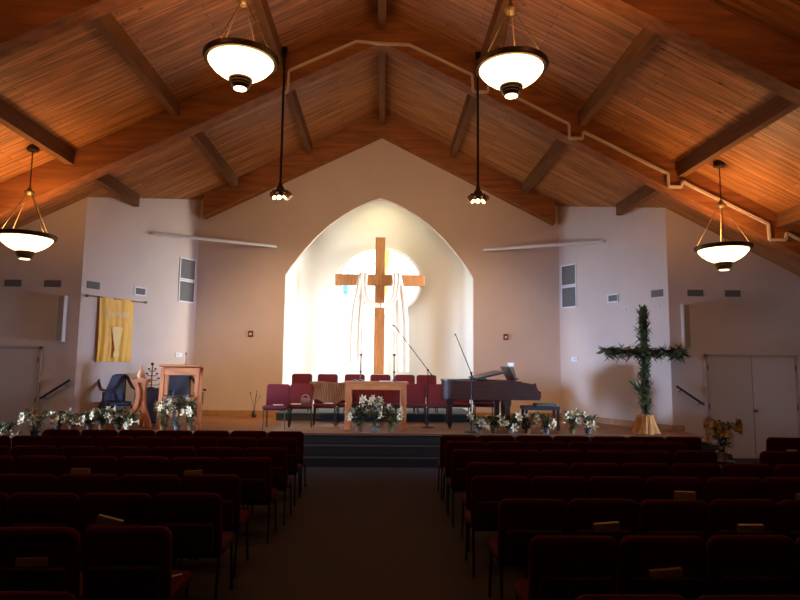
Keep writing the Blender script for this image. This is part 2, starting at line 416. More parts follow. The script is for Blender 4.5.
# doors in the two front-facing walls
def door(idx, x0, x1, handle_x, leaves, knob_z=.98):
    d = MB(); z1 = 2.08; yF = 12.4
    for k in range(leaves):
        a = x0 + (x1-x0)*k/leaves; c = x0 + (x1-x0)*(k+1)/leaves
        d.bbox(a+.004, c-.004, yF-.035, yF-.002, .01, z1, .004)
    o = d.obj('door_%d' % idx, 'doorpaint', smooth=False); struct(o)
    f = MB()
    f.box(x0-.05, x0, yF-.045, yF, 0, z1+.05); f.box(x1, x1+.05, yF-.045, yF, 0, z1+.05); f.box(x0-.05, x1+.05, yF-.045, yF, z1, z1+.05)
    f.obj('door_frame', 'frame', o, smooth=False)
    for xs in (x0-.002, x1+.002):
        for z in (.28, 1.06, 1.86):
            h = MB(); h.tube([(xs, yF-.045, z-.055), (xs, yF-.045, z+.055)], .012); h.obj('hinge', 'bronze', o)
    h = MB(); h.lathe([(.035, 0), (.035, .012), (.012, .014), (.012, .035), (.03, .04), (.034, .055), (.02, .068), (0, .07)], 16, TR(handle_x, yF-.035, knob_z) @ R(90, 'X'))
    h.obj('door_knob', 'brass', o)
door(1, -8.80, -6.84, -7.76, 2); door(2, 6.86, 8.72, 7.83, 2)

# ------------------------------------------------------------------ roof timbers
def rafter(y0, y1, xe, off, label):
    b = MB(); x2 = xe
    b.prism([(-x2, ceil(x2)-off), (0, ZR-off), (x2, ceil(x2)-off), (x2, ceil(x2)), (0, ZR), (-x2, ceil(x2))], y0, y1, 'XZ')
    o = b.obj('rafter_beam', 'beam', smooth=False); tag(o, label, 'beam', 'great roof rafters'); return o
rafter(14.92, 15.19, 4.47, .60, 'gabled timber rafter lying against the wall above the arch')
rafter(10.5, 10.8, WX-.01, .57, 'full-width timber rafter carrying the pale conduit')
rafter(6.78, 7.02, WX-.01, .57, 'timber rafter nearest the viewer, cut by the top edge of the view')
rafter(2.6, 2.9, WX-.01, .57, 'timber rafter over the rear seats, above the top of the view')
sides = {1.84: 'inner', 3.68: 'middle', 5.5: 'outer', 7.3: 'eaves-side'}
for (ya, yb, bay) in ((10.79, 14.93, 'back bay against the arch wall'), (7.01, 10.51, 'front bay between the two nearer rafters')):
    for x in (0, 1.84, -1.84, 3.68, -3.68, 5.5, -5.5, 7.3, -7.3):
        if ya > 10 and abs(x) > 6: continue
        b = MB(); h = .068; yb2 = yb if not (ya > 10 and abs(x) > 5) else 13.4
        if x == 0: b.prism([(-h, 7.98), (h, 7.98), (h, ceil(h)-.003), (0, ZR-.003), (-h, ceil(h)-.003)], ya, yb2, 'XZ')
        else: b.prism([(x-h, ceil(x)-.235), (x+h, ceil(x)-.235), (x+h, ceil(x+h)-.003), (x-h, ceil(x-h)-.003)], ya, yb2, 'XZ')
        o = b.obj('purlin', 'purlin', smooth=False)
        lab = 'ridge purlin along the roof peak, %s' % bay if x == 0 else '%s purlin on the %s roof slope, %s' % (sides[abs(x)], 'left' if x < 0 else 'right', bay)
        tag(o, lab, 'purlin', 'roof purlins')
# conduit stapled to the middle rafter
b = MB(); yc = 10.475
zc = lambda x: ceil(x) - .34
pts = [(-1.78, yc, zc(1.8)-.34), (-1.70, yc, zc(1.8)-.34), (-1.68, yc, zc(1.68)+.0), (-.47, yc, 7.74), (.0, yc, 7.71), (.5, yc, 7.70), (1.66, yc, 7.15), (1.68, yc, 6.84), (1.95, yc, 6.83), (1.96, yc, 7.0),
       (3.44, yc, 6.25), (3.44, yc, 5.99), (3.68, yc, 5.99), (3.7, yc, 6.12), (5.24, yc, 5.36), (5.24, yc, 5.12), (5.48, yc, 5.12), (5.5, yc, 5.22), (7.05, yc, 4.46), (7.06, yc, 4.17), (7.36, yc, 4.17), (7.38, yc, 4.3), (8.9, yc, 3.55)]
for p, q in zip(pts, pts[1:]): b.bar([p, q], .04, .045)
tag(b.obj('conduit', 'conduit', smooth=False), 'pale conduit stepping along the face of the wide rafter', 'conduit')

# ------------------------------------------------------------------ pendant lamps
def pendant(x, y, z, label):
    """z = rim height"""
    t = thing('pendant_lamp', label, 'lamp', (x, y, z), 0, 'bowl pendant lamps'); t.scale = (.95, .95, 1)
    top = ceil(x) - z
    b = MB(); b.lathe([(.425, 0), (.405, -.06), (.35, -.125), (.27, -.185), (.18, -.23), (.10, -.255), (.095, -.245), (.17, -.218), (.26, -.172), (.335, -.115), (.39, -.055), (.41, 0)], 36, closed=True)
    b.obj('glass_bowl', 'bowl', t)
    b = MB(); b.lathe([(.40, -.035), (.455, -.035), (.475, -.005), (.475, .03), (.45, .04), (.40, .04)], 36, closed=True)
    rim = b.obj('rim', 'bronze', t)
    s = MB()
    for k in range(12): s.lathe([(0, 0), (.012, .0), (.012, .01), (0, .014)], 8, R(30*k+15, 'Z') @ TR(.472, 0, .012) @ R(90, 'Y'))
    s.obj('rivets', 'brass', rim)
    b = MB(); b.lathe([(0.0, -.37), (.085, -.37), (.09, -.36), (.12, -.335), (.12, -.315), (.135, -.305), (.135, -.28), (.15, -.27), (.15, -.25), (.1, -.24), (.0, -.24)], 24)
    cup = b.obj('finial_cup', 'bronze', t)
    b = MB(); b.lathe([(0, -.382), (.08, -.378), (.084, -.37), (0, -.37)], 20); b.obj('finial_lens', 'bowl', cup)
    for k in range(4):
        a = PI/4 + k*PI/2 + .35
        r = MB(); r.tube([(.44*math.cos(a), .44*math.sin(a), .03), (.04*math.cos(a), .04*math.sin(a), .74)], .007, 6); r.obj('suspension_rod', 'brass', t)
    b = MB(); b.lathe([(0, .70), (.04, .70), (.085, .735), (.09, .755), (.05, .78), (.02, .84), (0, .84)], 20); b.obj('hub', 'brass', t)
    b = MB(); b.tube([(0, 0, .8), (0, 0, top-.02)], .011, 8); b.obj('stem', 'bronze', t)
    b = MB(); b.lathe([(0, top+.02), (.10, top+.02), (.10, top-.07), (.05, top-.09), (0, top-.10)], 20); b.obj('canopy', 'bronze', t)
    light('pendant_light', 'POINT', (x, y, z+.02), (60 if y < 5 else 48 if abs(x) > 3 else 25), (1.0, .54, .23), shadow_soft_size=.12)
pendant(-1.69, 7.05, 5.55, 'bowl pendant hanging high over the left seats near the view top')
pendant(1.63, 7.05, 5.54, 'bowl pendant hanging high over the right seats near the view top')
pendant(-5.79, 9.88, 3.88, 'low bowl pendant at far left, before the left door')
pendant(5.85, 9.88, 3.88, 'low bowl pendant at far right, before the double door')

pendant(-3.4, 3.9, 5.55, 'bowl pendant over the rear left seats, above the view')
pendant(3.4, 3.9, 5.55, 'bowl pendant over the rear right seats, above the view')

# pole-mounted spot clusters
for s in (-1, 1):
    t = thing('spotlight_pole', 'black drop pole with shiny spotlights, %s of the arch' % ('left' if s < 0 else 'right'), 'spotlight', (s*1.72, 10.2, 4.82), 0, 'spotlight poles')
    top = ceil(1.75)-.01-4.82
    b = MB(); b.tube([(0,0,.12), (0,0,top)], .022, 10); b.obj('pole', 'black', t)
    b = MB(); b.bbox(-.045, .045, -.045, .045, top-.10, top, .01); b.tube([(0, -.06, top-.13), (0, .06, top-.13)], .04, 10); b.obj('clamp', 'black', t)
    b = MB(); b.lathe([(0, .0), (.08, .0), (.08, .03), (.04, .1), (.03, .16), (0, .16)], 14); b.bar([(-.13, 0, 0), (.13, 0, 0)], .05, .04); b.obj('yoke', 'bronze', t)
    for k, x in enumerate((-.11, .0, .12)):
        T = TR(x, 0, -.09) @ R((-35, -50, -25)[k], 'X') @ R((-25, 10, 40)[k], 'Y')
        b = MB(); b.lathe([(.0, .09), (.045, .085), (.06, .03), (.062, -.05), (.05, -.05), (.0, -.03)], 14, T)
        hd = b.obj('spot_head', 'chrome', t)
        b = MB(); b.lathe([(0, -.042), (.048, -.048), (.048, -.044), (0, -.036)], 14, T); b.obj('lamp_lens', 'bowl', hd)

# ------------------------------------------------------------------ wall fittings
def splay_T(s, t, z):      # local frame on a splay wall: X along wall (towards viewer), -Y out of wall
    u = Vector((s*.4673, -.8841, 0)); nrm = Vector((-s*.8841, -.4673, 0)); p = Vector((s*4.62, BY, z)) + u*t
    m = Matrix.Identity(4)
    for i in range(3): m[i][0] = u[i]; m[i][1] = -nrm[i]; m[i][2] = (0,0,1)[i]; m[i][3] = p[i]
    return m
def grille(T, w, h, frame, label, name='air_vent', group='wall air vents'):
    t = thing(name, label, 'vent', (0,0,0), 0, group); t.matrix_world = T
    b = MB(); b.bbox(-w/2, w/2, -.012, 0, -h/2, h/2, .003)
    n = max(3, int(h/.03))
    for k in range(n): b.box(-w/2+.01, w/2-.01, -.018, -.012, -h/2+h*(k+.3)/n, -h/2+h*(k+.7)/n)
    b.obj('louvre', 'grille', t, smooth=False)
    if frame:
        f = MB(); e = .03
        for a in ((-w/2-e, w/2+e, h/2, h/2+e), (-w/2-e, w/2+e, -h/2-e, -h/2), (-w/2-e, -w/2, -h/2, h/2), (w/2, w/2+e, -h/2, h/2)):
            f.bbox(a[0], a[1], -.025, 0, a[2], a[3], .004)
        f.obj('frame', 'whitetrim', t, smooth=False)
    return t
for s, sd in ((-1, 'left'), (1, 'right')):
    for z, k in ((4.14, 'upper'), (3.58, 'lower')):
        grille(splay_T(s, .34, z), .46, .48, True, '%s large white-framed return grille near the %s end of the arch wall' % (k, sd), 'return_grille', 'large return grilles')
    grille(splay_T(s, 1.72, 3.43), .26, .14, True, 'small white-framed vent on the %s slanted wall' % sd)
    grille(splay_T(s, 2.90, 3.43), .30, .15, False, 'small grey vent by the outer edge of the %s slanted wall' % sd)
    for xx, wd in ((6.68, 'nearer the corner'), (7.48, 'over the doors, farther from the corner')):
        grille(TR(s*xx, 12.4, 3.42), .34, .14, False, 'dark vent on the %s door wall, %s' % (sd, wd))
    # column speaker
    t = thing('column_speaker', 'slim cream column speaker on the %s door wall' % sd, 'speaker', (s*6.40, 12.4, 2.7), 0, 'column speakers')
    b = MB(); b.bbox(-.07, .07, -.16, -.03, -.47, .47, .01); b.obj('cabinet', 'offwhite', t, smooth=False)
    b = MB(); b.box(-.055, .055, -.166, -.158, -.45, .45); b.obj('speaker_grille', 'tan', t, smooth=False)
    b = MB(); b.box(-.02, .02, -.03, 0, -.4, -.3); b.box(-.02, .02, -.03, 0, .3, .4); b.obj('bracket', 'white', t, smooth=False)
    # handrail
    t = thing('handrail', 'dark wooden handrail sloping down beside the %s stage steps' % sd, 'handrail', (0,0,0), 0, 'stage step handrails')
    b = MB(); b.tube([(s*6.16, 12.31, 1.47), (s*6.72, 12.31, 1.10)], .024, 10); b.obj('rail', 'darkwood', t, smooth=False)
    for f in (.15, .85):
        x = s*(6.16+.56*f); z = 1.47-.37*f; b = MB(); b.tube([(x, 12.31, z-.02), (x, 12.36, z-.06), (x, 12.4, z-.06)], .009, 6); b.obj('rail_bracket', 'bronze', t)
    # fire strobe on the arch wall
    t = thing('fire_alarm', 'red fire alarm with pale strobe, wall %s of the arch' % sd, 'alarm', (s*3.22, BY, 2.57), 0, 'fire alarms')
    b = MB(); b.bbox(-.06, .06, -.05, 0, -.075, .075, .008); b.obj('housing', 'redplastic', t, smooth=False)
    b = MB(); b.bbox(-.03, .03, -.065, -.05, -.035, .02, .005); b.obj('strobe', 'white', t, smooth=False)
    # thermostat
    t = thing('thermostat', 'small lit thermostat low on the %s slanted wall' % sd, 'thermostat', (0,0,0), 0, 'thermostats'); t.matrix_world = splay_T(s, .50, 2.02)
    b = MB(); b.bbox(-.10, .10, -.03, 0, -.05, .05, .006); b.obj('housing', 'whitetrim', t, smooth=False)
    b = MB(); b.box(-.03, .06, -.034, -.03, -.025, .025); b.obj('display', 'lcd', t, smooth=False)
    # corner tube spanning slanted wall and arch wall
    t = thing('corner_tube', 'long pale tube bridging the upper corner %s of the arch' % sd, 'tube', (0,0,0), 0, 'corner tubes')
    A = Vector((s*5.33, 13.86, 4.80)); A = A + Vector((-s*.8841, -.4673, 0))*.10; B = Vector((s*2.66, BY-.10, 4.79))
    b = MB(); b.tube([A, B], .04, 10); b.obj('tube', 'white', t)
    for p, q in ((A, A + Vector((s*.8841, .4673, 0))*.12), (B, B + Vector((0, .10, 0)))):
        b = MB(); b.tube([p, q], .022, 8); b.obj('wall_bracket', 'white', t)
for t_, wd in ((2.04, 'farther from the corner'), (2.92, 'by the outer edge')):
    o = MB(); o.lathe([(0, 0), (.035, 0), (.035, .012), (0, .02)], 12, R(90, 'X')); o.tube([(0, -.015, 0), (-.05, -.06, -.01), (-.07, -.07, .03)], .009, 6); o.tube([(0, -.015, 0), (.05, -.06, -.01), (.07, -.07, .03)], .009, 6)
    h = o.obj('wall_hook', 'white'); h.matrix_world = splay_T(1, t_, 3.13)
    tag(h, 'small empty hook under a vent on the right slanted wall, %s' % wd, 'hook', 'wall hooks')

# gold banner on its rod
t = thing('banner_rod', 'thin wall rod with bracket ends holding the gold banner', 'rod'); t.matrix_world = splay_T(-1, 2.33, 3.19)
b = MB(); b.tube([(-.73, -.06, -.01), (.73, -.06, .01)], .012, 8); b.obj('rod', 'brass', t)
for s in (-1, 1):
    b = MB(); b.tube([(s*.70, 0, 0), (s*.70, -.07, 0)], .014, 8); b.lathe([(0, -.03), (.025, -.02), (.03, 0), (.025, .02), (0, .03)], 12, TR(s*.74, -.06, 0) @ R(90, 'Y')); b.obj('bracket', 'brass', t)
b = MB()
def ban(u, v):
    x = -.43 + .86*u; z = .03 - 1.36*v
    f = .018*math.sin(u*34 + 2*math.sin(v*3)) * (.35+.65*v) + .012*math.sin(u*13+1)
    return (x*(1-.02*v), -.075 + f, z)
b.sheet(ban, 60, 30, .006)
o = b.obj('cloth_banner', 'gold'); o.matrix_world = splay_T(-1, 2.335, 3.17)
tag(o, 'shiny gold satin banner hanging on the left slanted wall', 'banner')
# pale appliques: star script band and a burst of light
b = MB()
for k in range(9):
    x0 = -.24+.06*k; b.sheet(lambda u, v, x0=x0: (x0-.05+.05*u+.05*v, -.108, -.25-.13*v+.04*math.sin(9*x0+6*u)), 2, 3, .003)
b.obj('lettering', 'pale', o)
b = MB()
for k in range(5):
    a = -14+7*k; c, s_ = math.cos(math.radians(a)), math.sin(math.radians(a))
    b.add([(-.02*c + .03*s_, -.110, -1.12), (.02*c + .03*s_, -.110, -1.12), ((.5*s_)+.03, -.112, -1.1+.52*c), ((.5*s_)-.03, -.112, -1.1+.52*c)], [(0,1,2,3)])
b.lathe([(0, 0), (.075, 0), (.075, .01), (0, .012)], 20, TR(0, -.103, -1.16) @ R(90, 'X'))
b.obj('light_burst', 'pale', o, smooth=False)

# ------------------------------------------------------------------ niche contents
b = MB(); T = TR(.01, 16.62, 4.24) @ R(90, 'X')
t = thing('round_window', 'round stained glass window glowing behind the wooden cross', 'window', (.01, 16.62, 4.14)); t.scale = (1, 1, .82)
b.lathe([(1.10, -.16), (1.18, -.16), (1.18, .02), (1.14, .04), (1.10, .02)], 64, R(90, 'X'), closed=True); b.obj('window_ring', 'whitetrim', t)
b = MB(); b.lathe([(0, -.02), (1.11, -.02), (1.11, 0), (0, 0)], 64, R(90, 'X')); b.obj('glass', 'stained', t, smooth=False)
b = MB()
for a in range(0, 360, 45):
    c, s_ = math.cos(math.radians(a+22)), math.sin(math.radians(a+22)); b.tube([(.62*c, -.03, .62*s_), (1.1*c, -.03, 1.1*s_)], .007, 5)
b.lathe([(.61, 0), (.625, 0), (.625, .01), (.61, .01)], 48, TR(0, -.03, 0) @ R(90, 'X'), closed=True)
b.obj('leading', 'nosing', t)
cr = thing('wall_cross', 'large wooden cross mounted in the bright arched niche', 'cross', (0, 16.2, 1.58))
b = MB(); b.bbox(-.135, .135, -.08, .08, 0, 3.71, .008); b.obj('upright', 'crosswood', cr, smooth=False)
b = MB(); b.bbox(-1.21, 1.21, -.1, .06, 2.38, 2.68, .008); b.obj('crossbar', 'crosswood', cr, smooth=False)
b = MB(); b.box(-.04, .04, .08, .52, 1.0, 1.08); b.box(-.04, .04, .08, .52, 3.2, 3.28); b.obj('mounting_bracket', 'white', cr, smooth=False)
# linen draped over the crossbar: two tails and a swag in front of the upright
b = MB()
def ribbon(path, width, folds, fr=5, thick=.006, seg=40):
    P = [Vector(p) for p in path]
    def at(v):
        f = v*(len(P)-1); i = min(int(f), len(P)-2); t = f-i
        p0, p1, p2, p3 = P[max(i-1,0)], P[i], P[i+1], P[min(i+2, len(P)-1)]
        return .5*((2*p1)+(p2-p0)*t+(2*p0-5*p1+4*p2-p3)*t*t+(3*p1-p0-3*p2+p3)*t**3)
    def fn(u, v):
        p = at(v); d = (at(min(v+.01, 1))-at(max(v-.01, 0))).normalized()
        a = Vector((0,-1,0)).cross(d)
        if a.length < .3: a = Vector((1,0,0)) if abs(d.x) < .5 else Vector((0,0,1))
        if a.x < 0: a = -a
        a = Vector((a.x, 0, a.z)).normalized(); w = width(v)
        return p + a*(u-.5)*w + Vector((0, folds*math.sin(u*2*PI*fr), 0))
    b.sheet(fn, 20, seg, thick)
for s in (-1, 1):
    ribbon([(s*.60, 16.06, 1.9 if s < 0 else 1.66), (s*.60, 16.055, 2.6), (s*.57, 16.05, 3.3), (s*.50, 16.045, 3.85), (s*.45, 16.045, 4.30)], lambda v: .38-.17*v*v, .012, 2, thick=.008)
    ribbon([(s*.45, 16.05, 4.28), (s*.45, 16.16, 4.315), (s*.45, 16.30, 4.25), (s*.45, 16.32, 3.9)], lambda v: .22, .0, 3, seg=12)
ribbon([(-.44, 16.03, 4.30), (-.44, 16.03, 4.0), (-.38, 16.02, 3.62), (-.20, 16.01, 3.44), (0, 16.01, 3.41), (.20, 16.01, 3.44), (.38, 16.02, 3.62), (.44, 16.03, 4.0), (.44, 16.03, 4.30)], lambda v: .12+.10*abs(2*v-1), .006, 2, seg=60, thick=.008)
tag(b.obj('draped_cloth', 'cloth'), 'white linen draped over the arms of the wooden wall cross', 'cloth')

# choir riser
b = MB(); b.bbox(-2.33, 2.2, 14.05, 15.95, SZ, SZ+.15, .005); b.cur = 1; b.bbox(-2.35, 2.22, 14.02, 15.97, SZ+.15, SZ+.18, .005)
tag(b.obj('choir_riser', ['riser', 'risertop'], smooth=False), 'low dark choir riser running behind the stage chairs', 'riser')

# ------------------------------------------------------------------ upholstered chairs
def make_chair(name, label, fabric, w=.50, pocket=True):
    t = thing(name, label, 'chair')
    b = MB(); b.slab(w, .45, .075, .06, TR(0, .02, .43) @ R(90, 'X'), e=.022); b.obj('seat', fabric, t)
    tilt = TR(0, -.235, .655) @ R(7, 'X')
    b = MB(); b.slab(w, .45, .06, .06, tilt, e=.02, bow=-.0); b.obj('backrest', fabric, t)
    if pocket:
        b = MB(); b.slab(w-.10, .22, .050, .02, tilt @ TR(0, -.056, -.10), e=.008); b.obj('book_pocket', 'blackmesh', t)
    for s in (-1, 1):
        b = MB(); b.tube([(s*(w/2-.03), .20, .40), (s*(w/2-.02), .225, 0)], .012, 8); b.obj('leg', 'chairmetal', t)
        b = MB(); b.tube([(s*(w/2-.03), -.18, .40), (s*(w/2-.02), -.27, 0)], .012, 8); b.obj('leg', 'chairmetal', t)
    b = MB()
    for s in (-1, 1): b.tube([(s*(w/2-.03), .20, .385), (s*(w/2-.03), -.18, .385), (s*(w/2-.012), -.215, .50), (s*(w/2-.012), -.255, .78)], .011, 8)
    b.tube([(-(w/2-.03), .17, .38), (w/2-.03, .17, .38)], .010, 6); b.tube([(-(w/2-.03), -.16, .38), (w/2-.03, -.16, .38)], .010, 6)
    b.obj('chair_frame', 'chairmetal', t)
    return t
proto = None
ordn = ['aisle-end', 'second', 'third', 'fourth', 'fifth', 'sixth', 'seventh', 'eighth', 'ninth']
rown = ['front row', 'second row', 'third row', 'fourth row', 'fifth row', 'sixth row', 'seventh row', 'nearest row']
def nave_chair(x, y, side, r, k):
    global proto
    lab = ('aisle-end burgundy chair in the %s of the %s block' % (rown[r], side)) if k == 0 else ('burgundy chair in the %s of the %s block, %s from the aisle' % (rown[r], side, ordn[k]))
    g = 'congregation chairs in the %s block' % side
    rnd = random.Random(r*31+k+(7 if side == 'left' else 0)); dx, dy, a = rnd.uniform(-.006, .006), rnd.uniform(-.02, .02), rnd.uniform(-.012, .012)
    if proto is None:
        proto = make_chair('upholstered_chair', lab, 'red', .522); proto['group'] = g; proto.location = (x+dx, y+dy, 0); return
    dup(proto, (x+dx, y+dy, 0), a, lab, g)
leftR = [(8.90, -1.04, 7), (8.16, -1.03, 8), (7.22, -1.01, 8), (6.48, -1.06, 7), (5.48, -1.16, 6), (4.72, -1.12, 5), (3.78, -1.19, 4), (2.76, -1.22, 3)]
rightR = [(8.56, .92, 7), (7.95, .94, 6), (7.18, .91, 6), (6.24, .96, 8), (5.50, .90, 7), (4.58, .97, 6), (3.62, .97, 5), (2.72, .93, 4)]
for r, (y, x0, n) in enumerate(leftR):
    for k in range(n): nave_chair(x0 - .255 - .535*k, y+.27, 'left', r, k)
for r, (y, x0, n) in enumerate(rightR):
    for k in range(n): nave_chair(x0 + .255 + .535*k, y+.27, 'right', r, k)
o = dup(proto, (5.92, 8.85, 0), math.radians(-8), 'lone burgundy chair before the right double door, slip in its pocket', 'loose chairs by the right door')
o = dup(proto, (4.88, 7.46, 0), 0, 'single burgundy chair just right of the silver-potted lily', 'loose chairs by the right door')
o = dup(proto, (6.5, 8.35, 0), math.radians(-14), 'burgundy chair at the right edge, beside the lone chair', 'loose chairs by the right door')

# hymnals in the back pockets and a slip of paper
def hymnal(x, y, z, tilt, label, w=.19):
    t = thing('hymnal', label, 'book', (x, y, z), 0, 'books in the chair pockets')
    T = R(tilt, 'Y') @ R(7, 'X')
    b = MB(); b.box(-w/2, w/2, -.019, -.015, -.11, .05, T); b.box(-w/2, w/2, .009, .013, -.11, .05, T); b.box(-w/2-.003, -w/2, -.019, .013, -.11, .05, T); b.obj('cover', 'book', t, smooth=False)
    b = MB(); b.box(-w/2+.001, w/2-.004, -.015, .009, -.105, .052, T); b.obj('pages', 'pages', t, smooth=False)
for x, row, blk, z, tl, lab in (
    (-1.97, 6, 'l', .685, -2, 'hymnal in the chair pocket at lower left of the view'),
    (-1.94, 5, 'l', .68, 14, 'tilted hymnal poking above the seventh-row chairs on the left'),
    (-3.02, 3, 'l', .73, 0, 'flat-topped hymnal in the fourth row, farther from the aisle on the left'),
    (-1.86, 3, 'l', .72, -5, 'hymnal in the fourth row left block, second chair from the aisle'),
    (1.76, 6, 'r', .675, -5, 'hymnal in the seventh row pocket right of the aisle'),
    (1.77, 5, 'r', .69, -4, 'hymnal in the sixth row right block, second chair from the aisle'),
    (2.86, 5, 'r', .68, 0, 'hymnal in the sixth row right block, fourth chair from the aisle'),
    (2.83, 4, 'r', .73, 1, 'hymnal in the fifth row pocket of the right block'),
    (3.95, 4, 'r', .71, 3, 'hymnal at the right edge of the view in the fifth row')):
    y = (leftR if blk == 'l' else rightR)[row][0]
    hymnal(x, y-.006, z-.025, tl, lab)
b = MB(); b.box(-.07, .07, -.004, 0, -.03, .03, R(7, 'X')); o = b.obj('paper_slip', 'paper', loc=(5.93, 8.552, .69), rz=math.radians(-8), smooth=False)
tag(o, 'pale paper slip on the back of the lone right-hand chair', 'paper')
b = MB(); b.tube([(-.05, -.045, 0), (.05, .045, .0)], .006, 8); o = b.obj('pencil', 'paper', loc=(-1.27, 4.13, .477)); tag(o, 'small pale pencil lying on a red aisle seat', 'pencil')

# stage chairs
sproto = make_chair('stage_chair', 'low-backed burgundy chair at the left end of the stage row', 'stagered', .485, False)
sproto['group'] = 'burgundy chairs on the stage'; sproto.location = (-2.05, 12.38, SZ); sproto.rotation_euler = (0, 0, PI)
for (x, y, a, lab) in ((-1.60, 12.80, 6, 'burgundy stage chair second from left, holding a handbag'),
                    (-1.13, 13.08, 4, 'burgundy stage chair with the brown shawl over it'),
                    (-.64, 13.30, 0, 'burgundy stage chair just behind the left altar leg'),
                    (-.15, 13.34, 0, 'burgundy stage chair behind the altar, left of centre'),
                    (.34, 13.34, 0, 'burgundy stage chair behind the altar, right of centre'),
                    (.83, 13.36, 0, 'burgundy stage chair just right of the altar'),
                    (1.32, 13.36, -2, 'burgundy stage chair behind the boom microphone, low row'),
                    (1.84, 13.60, -3, 'burgundy stage chair seen under the piano tail'),
                    (2.42, 13.80, -4, 'burgundy stage chair seen between the piano legs')):
    dup(sproto, (x, y, SZ), PI+math.radians(a), lab, 'burgundy chairs on the stage')
for x, lab in ((-1.84, 'first tall-looking chair from left on the choir riser'), (-1.22, 'choir riser chair rising behind the brown shawl'), (-.57, 'choir riser chair above the left end of the altar'),
               (.05, 'choir riser chair directly below the wall cross'), (.64, 'choir riser chair above the right end of the altar'), (1.17, 'choir riser chair at the right end of its row')):
    dup(sproto, (x, 14.42, SZ+.18), PI, lab, 'burgundy chairs on the choir riser')
# shawl over the third chair
b = MB()
def shawl(u, v):
    x = -.42 + .86*u; s = v
    if s < .2: y = .08 - .1*s/.2; z = 1.435 + .02*math.sin(s/.2*PI)
    else:
        q = (s-.2)/.8; y = -.02 - .10*q**1.5 ; z = 1.435 - .42*q*(1-.15*math.sin(u*9))
    return (x, y + .015*math.sin(u*22+3*v), z + .012*math.sin(u*7))
b.sheet(shawl, 36, 20, .008)
o = b.obj('brown_shawl', 'shawl', loc=(-1.05, 13.17, 0)); tag(o, 'brown striped shawl spread over the backs of stage chairs', 'shawl')
t = thing('handbag', 'small tan handbag on the second stage chair from left', 'bag', (-1.50, 12.72, SZ+.470))
b = MB(); b.slab(.20, .12, .09, .03, TR(0, 0, .062), e=.02); b.obj('body', 'shawl', t)
b = MB(); b.tube([(.075*math.cos(a), 0, .12+.07*math.sin(a)) for a in [PI*k/8 for k in range(9)]], .008, 6); b.obj('handle', 'book', t)
for (x, y, lab) in ((-2.0, 12.33, 'white sheet on the leftmost stage chair seat'), (-1.68, 12.62, 'white sheet on the second stage chair beside the handbag'), (-1.05, 12.93, 'white sheet on the seat under the brown shawl')):
    b = MB(); b.box(-.10, .10, -.07, .07, 0, .012); tag(b.obj('sheet_music', 'paper', loc=(x, y, SZ+.470), rz=.2, smooth=False), lab, 'paper', 'papers on the stage chairs')

# ------------------------------------------------------------------ altar table
t = thing('altar_table', 'honey oak altar table at the centre of the stage edge', 'table', (-.03, 12.42, SZ))
b = MB(); b.bbox(-.65, .65, -.30, .30, .92, .96, .008); b.obj('tabletop', 'woodh', t, smooth=False)
b = MB(); b.prism([(-.60, -.26), (.60, -.26), (.60, .26), (-.60, .26)], .80, .92); b.obj('apron', 'woodh', t, smooth=False)
for sx in (-1, 1):
    for sy in (-1, 1):
        b = MB(); b.bbox(*sorted((sx*.61, sx*.50)), *sorted((sy*.265, sy*.185)), 0, .92, .006); b.obj('leg', 'wood', t, smooth=False)
AZ = SZ+.96
for x, sd, y in ((-.35, 'left', 12.40), (.335, 'right', 12.40)):
    t = thing('candlestick', 'tall dark candlestick on the %s end of the altar' % sd, 'candlestick', (x, y, AZ), 0, 'altar candlesticks')
    b = MB(); b.lathe([(0, 0), (.07, 0), (.07, .012), (.03, .03), (.014, .05), (.014, .17), (.026, .185), (.026, .20), (.013, .22), (.013, .52), (.03, .54), (.034, .56), (.0, .56)], 16); b.obj('stand', 'bronze', t)
    b = MB(); b.tube([(0,0,.56), (0,0,1.06)], .017, 12); c = b.obj('candle', 'wax', None); c.location = (x, y, AZ); 
    c.location = (x, y, AZ); tag(c, 'tall white candle in the %s altar candlestick' % sd, 'candle', 'altar candles')
t = thing('open_bible', 'open white book lying on the left side of the altar', 'book', (-.40, 12.27, AZ))
b = MB()
for s in (-1, 1): b.sheet(lambda u, v, s=s: (s*.15*u, -.09+.18*v, .012+.03*math.sin(PI*min(u*1.2, 1))*(1-.6*u)), 10, 2, .004)
b.obj('pages', 'paper', t)
b = MB(); b.box(-.155, .155, -.095, .095, 0, .01); b.obj('cover', 'book', t, smooth=False)
b = MB(); b.bbox(-.14, .14, -.08, .08, 0, .02, .004); tag(b.obj('folded_cloth', 'cloth', loc=(.18, 12.3, AZ), rz=.1, smooth=False), 'folded white cloth on the right of the altar top', 'cloth')

# ------------------------------------------------------------------ microphone stands
def mic_stand(x, y, z0, h, tip, label):
    t = thing('microphone_stand', label, 'microphone stand', (x, y, z0), 0, 'boom microphone stands')
    b = MB(); b.lathe([(0, 0), (.14, 0), (.14, .012), (.10, .022), (.02, .03), (0, .03)], 24); b.obj('base', 'black', t)
    b = MB(); b.tube([(0,0,.02), (0,0,h*.55), (0,0,h)], [.012, .012, .009], 8); b.obj('pole', 'black', t)
    tp = Vector(tip) - Vector((x, y, z0)); d = (tp - Vector((0,0,h))).normalized()
    b = MB(); b.tube([Vector((0,0,h)) - d*.14, tp], .009, 8); b.tube([Vector((0,0,h)) - d*.16, Vector((0,0,h)) - d*.08], .013, 8); b.obj('boom', 'black', t)
    b = MB(); b.lathe([(0, -.02), (.022, -.02), (.022, .02), (0, .02)], 12, TR(0,0,h) @ R(90, 'Y')); b.obj('joint', 'black', t)
    b = MB(); b.tube([tp, tp + d*.05, tp + d*.1 + Vector((0,0,-.04))], [.008, .013, .018], 10); b.obj('microphone', 'black', t)
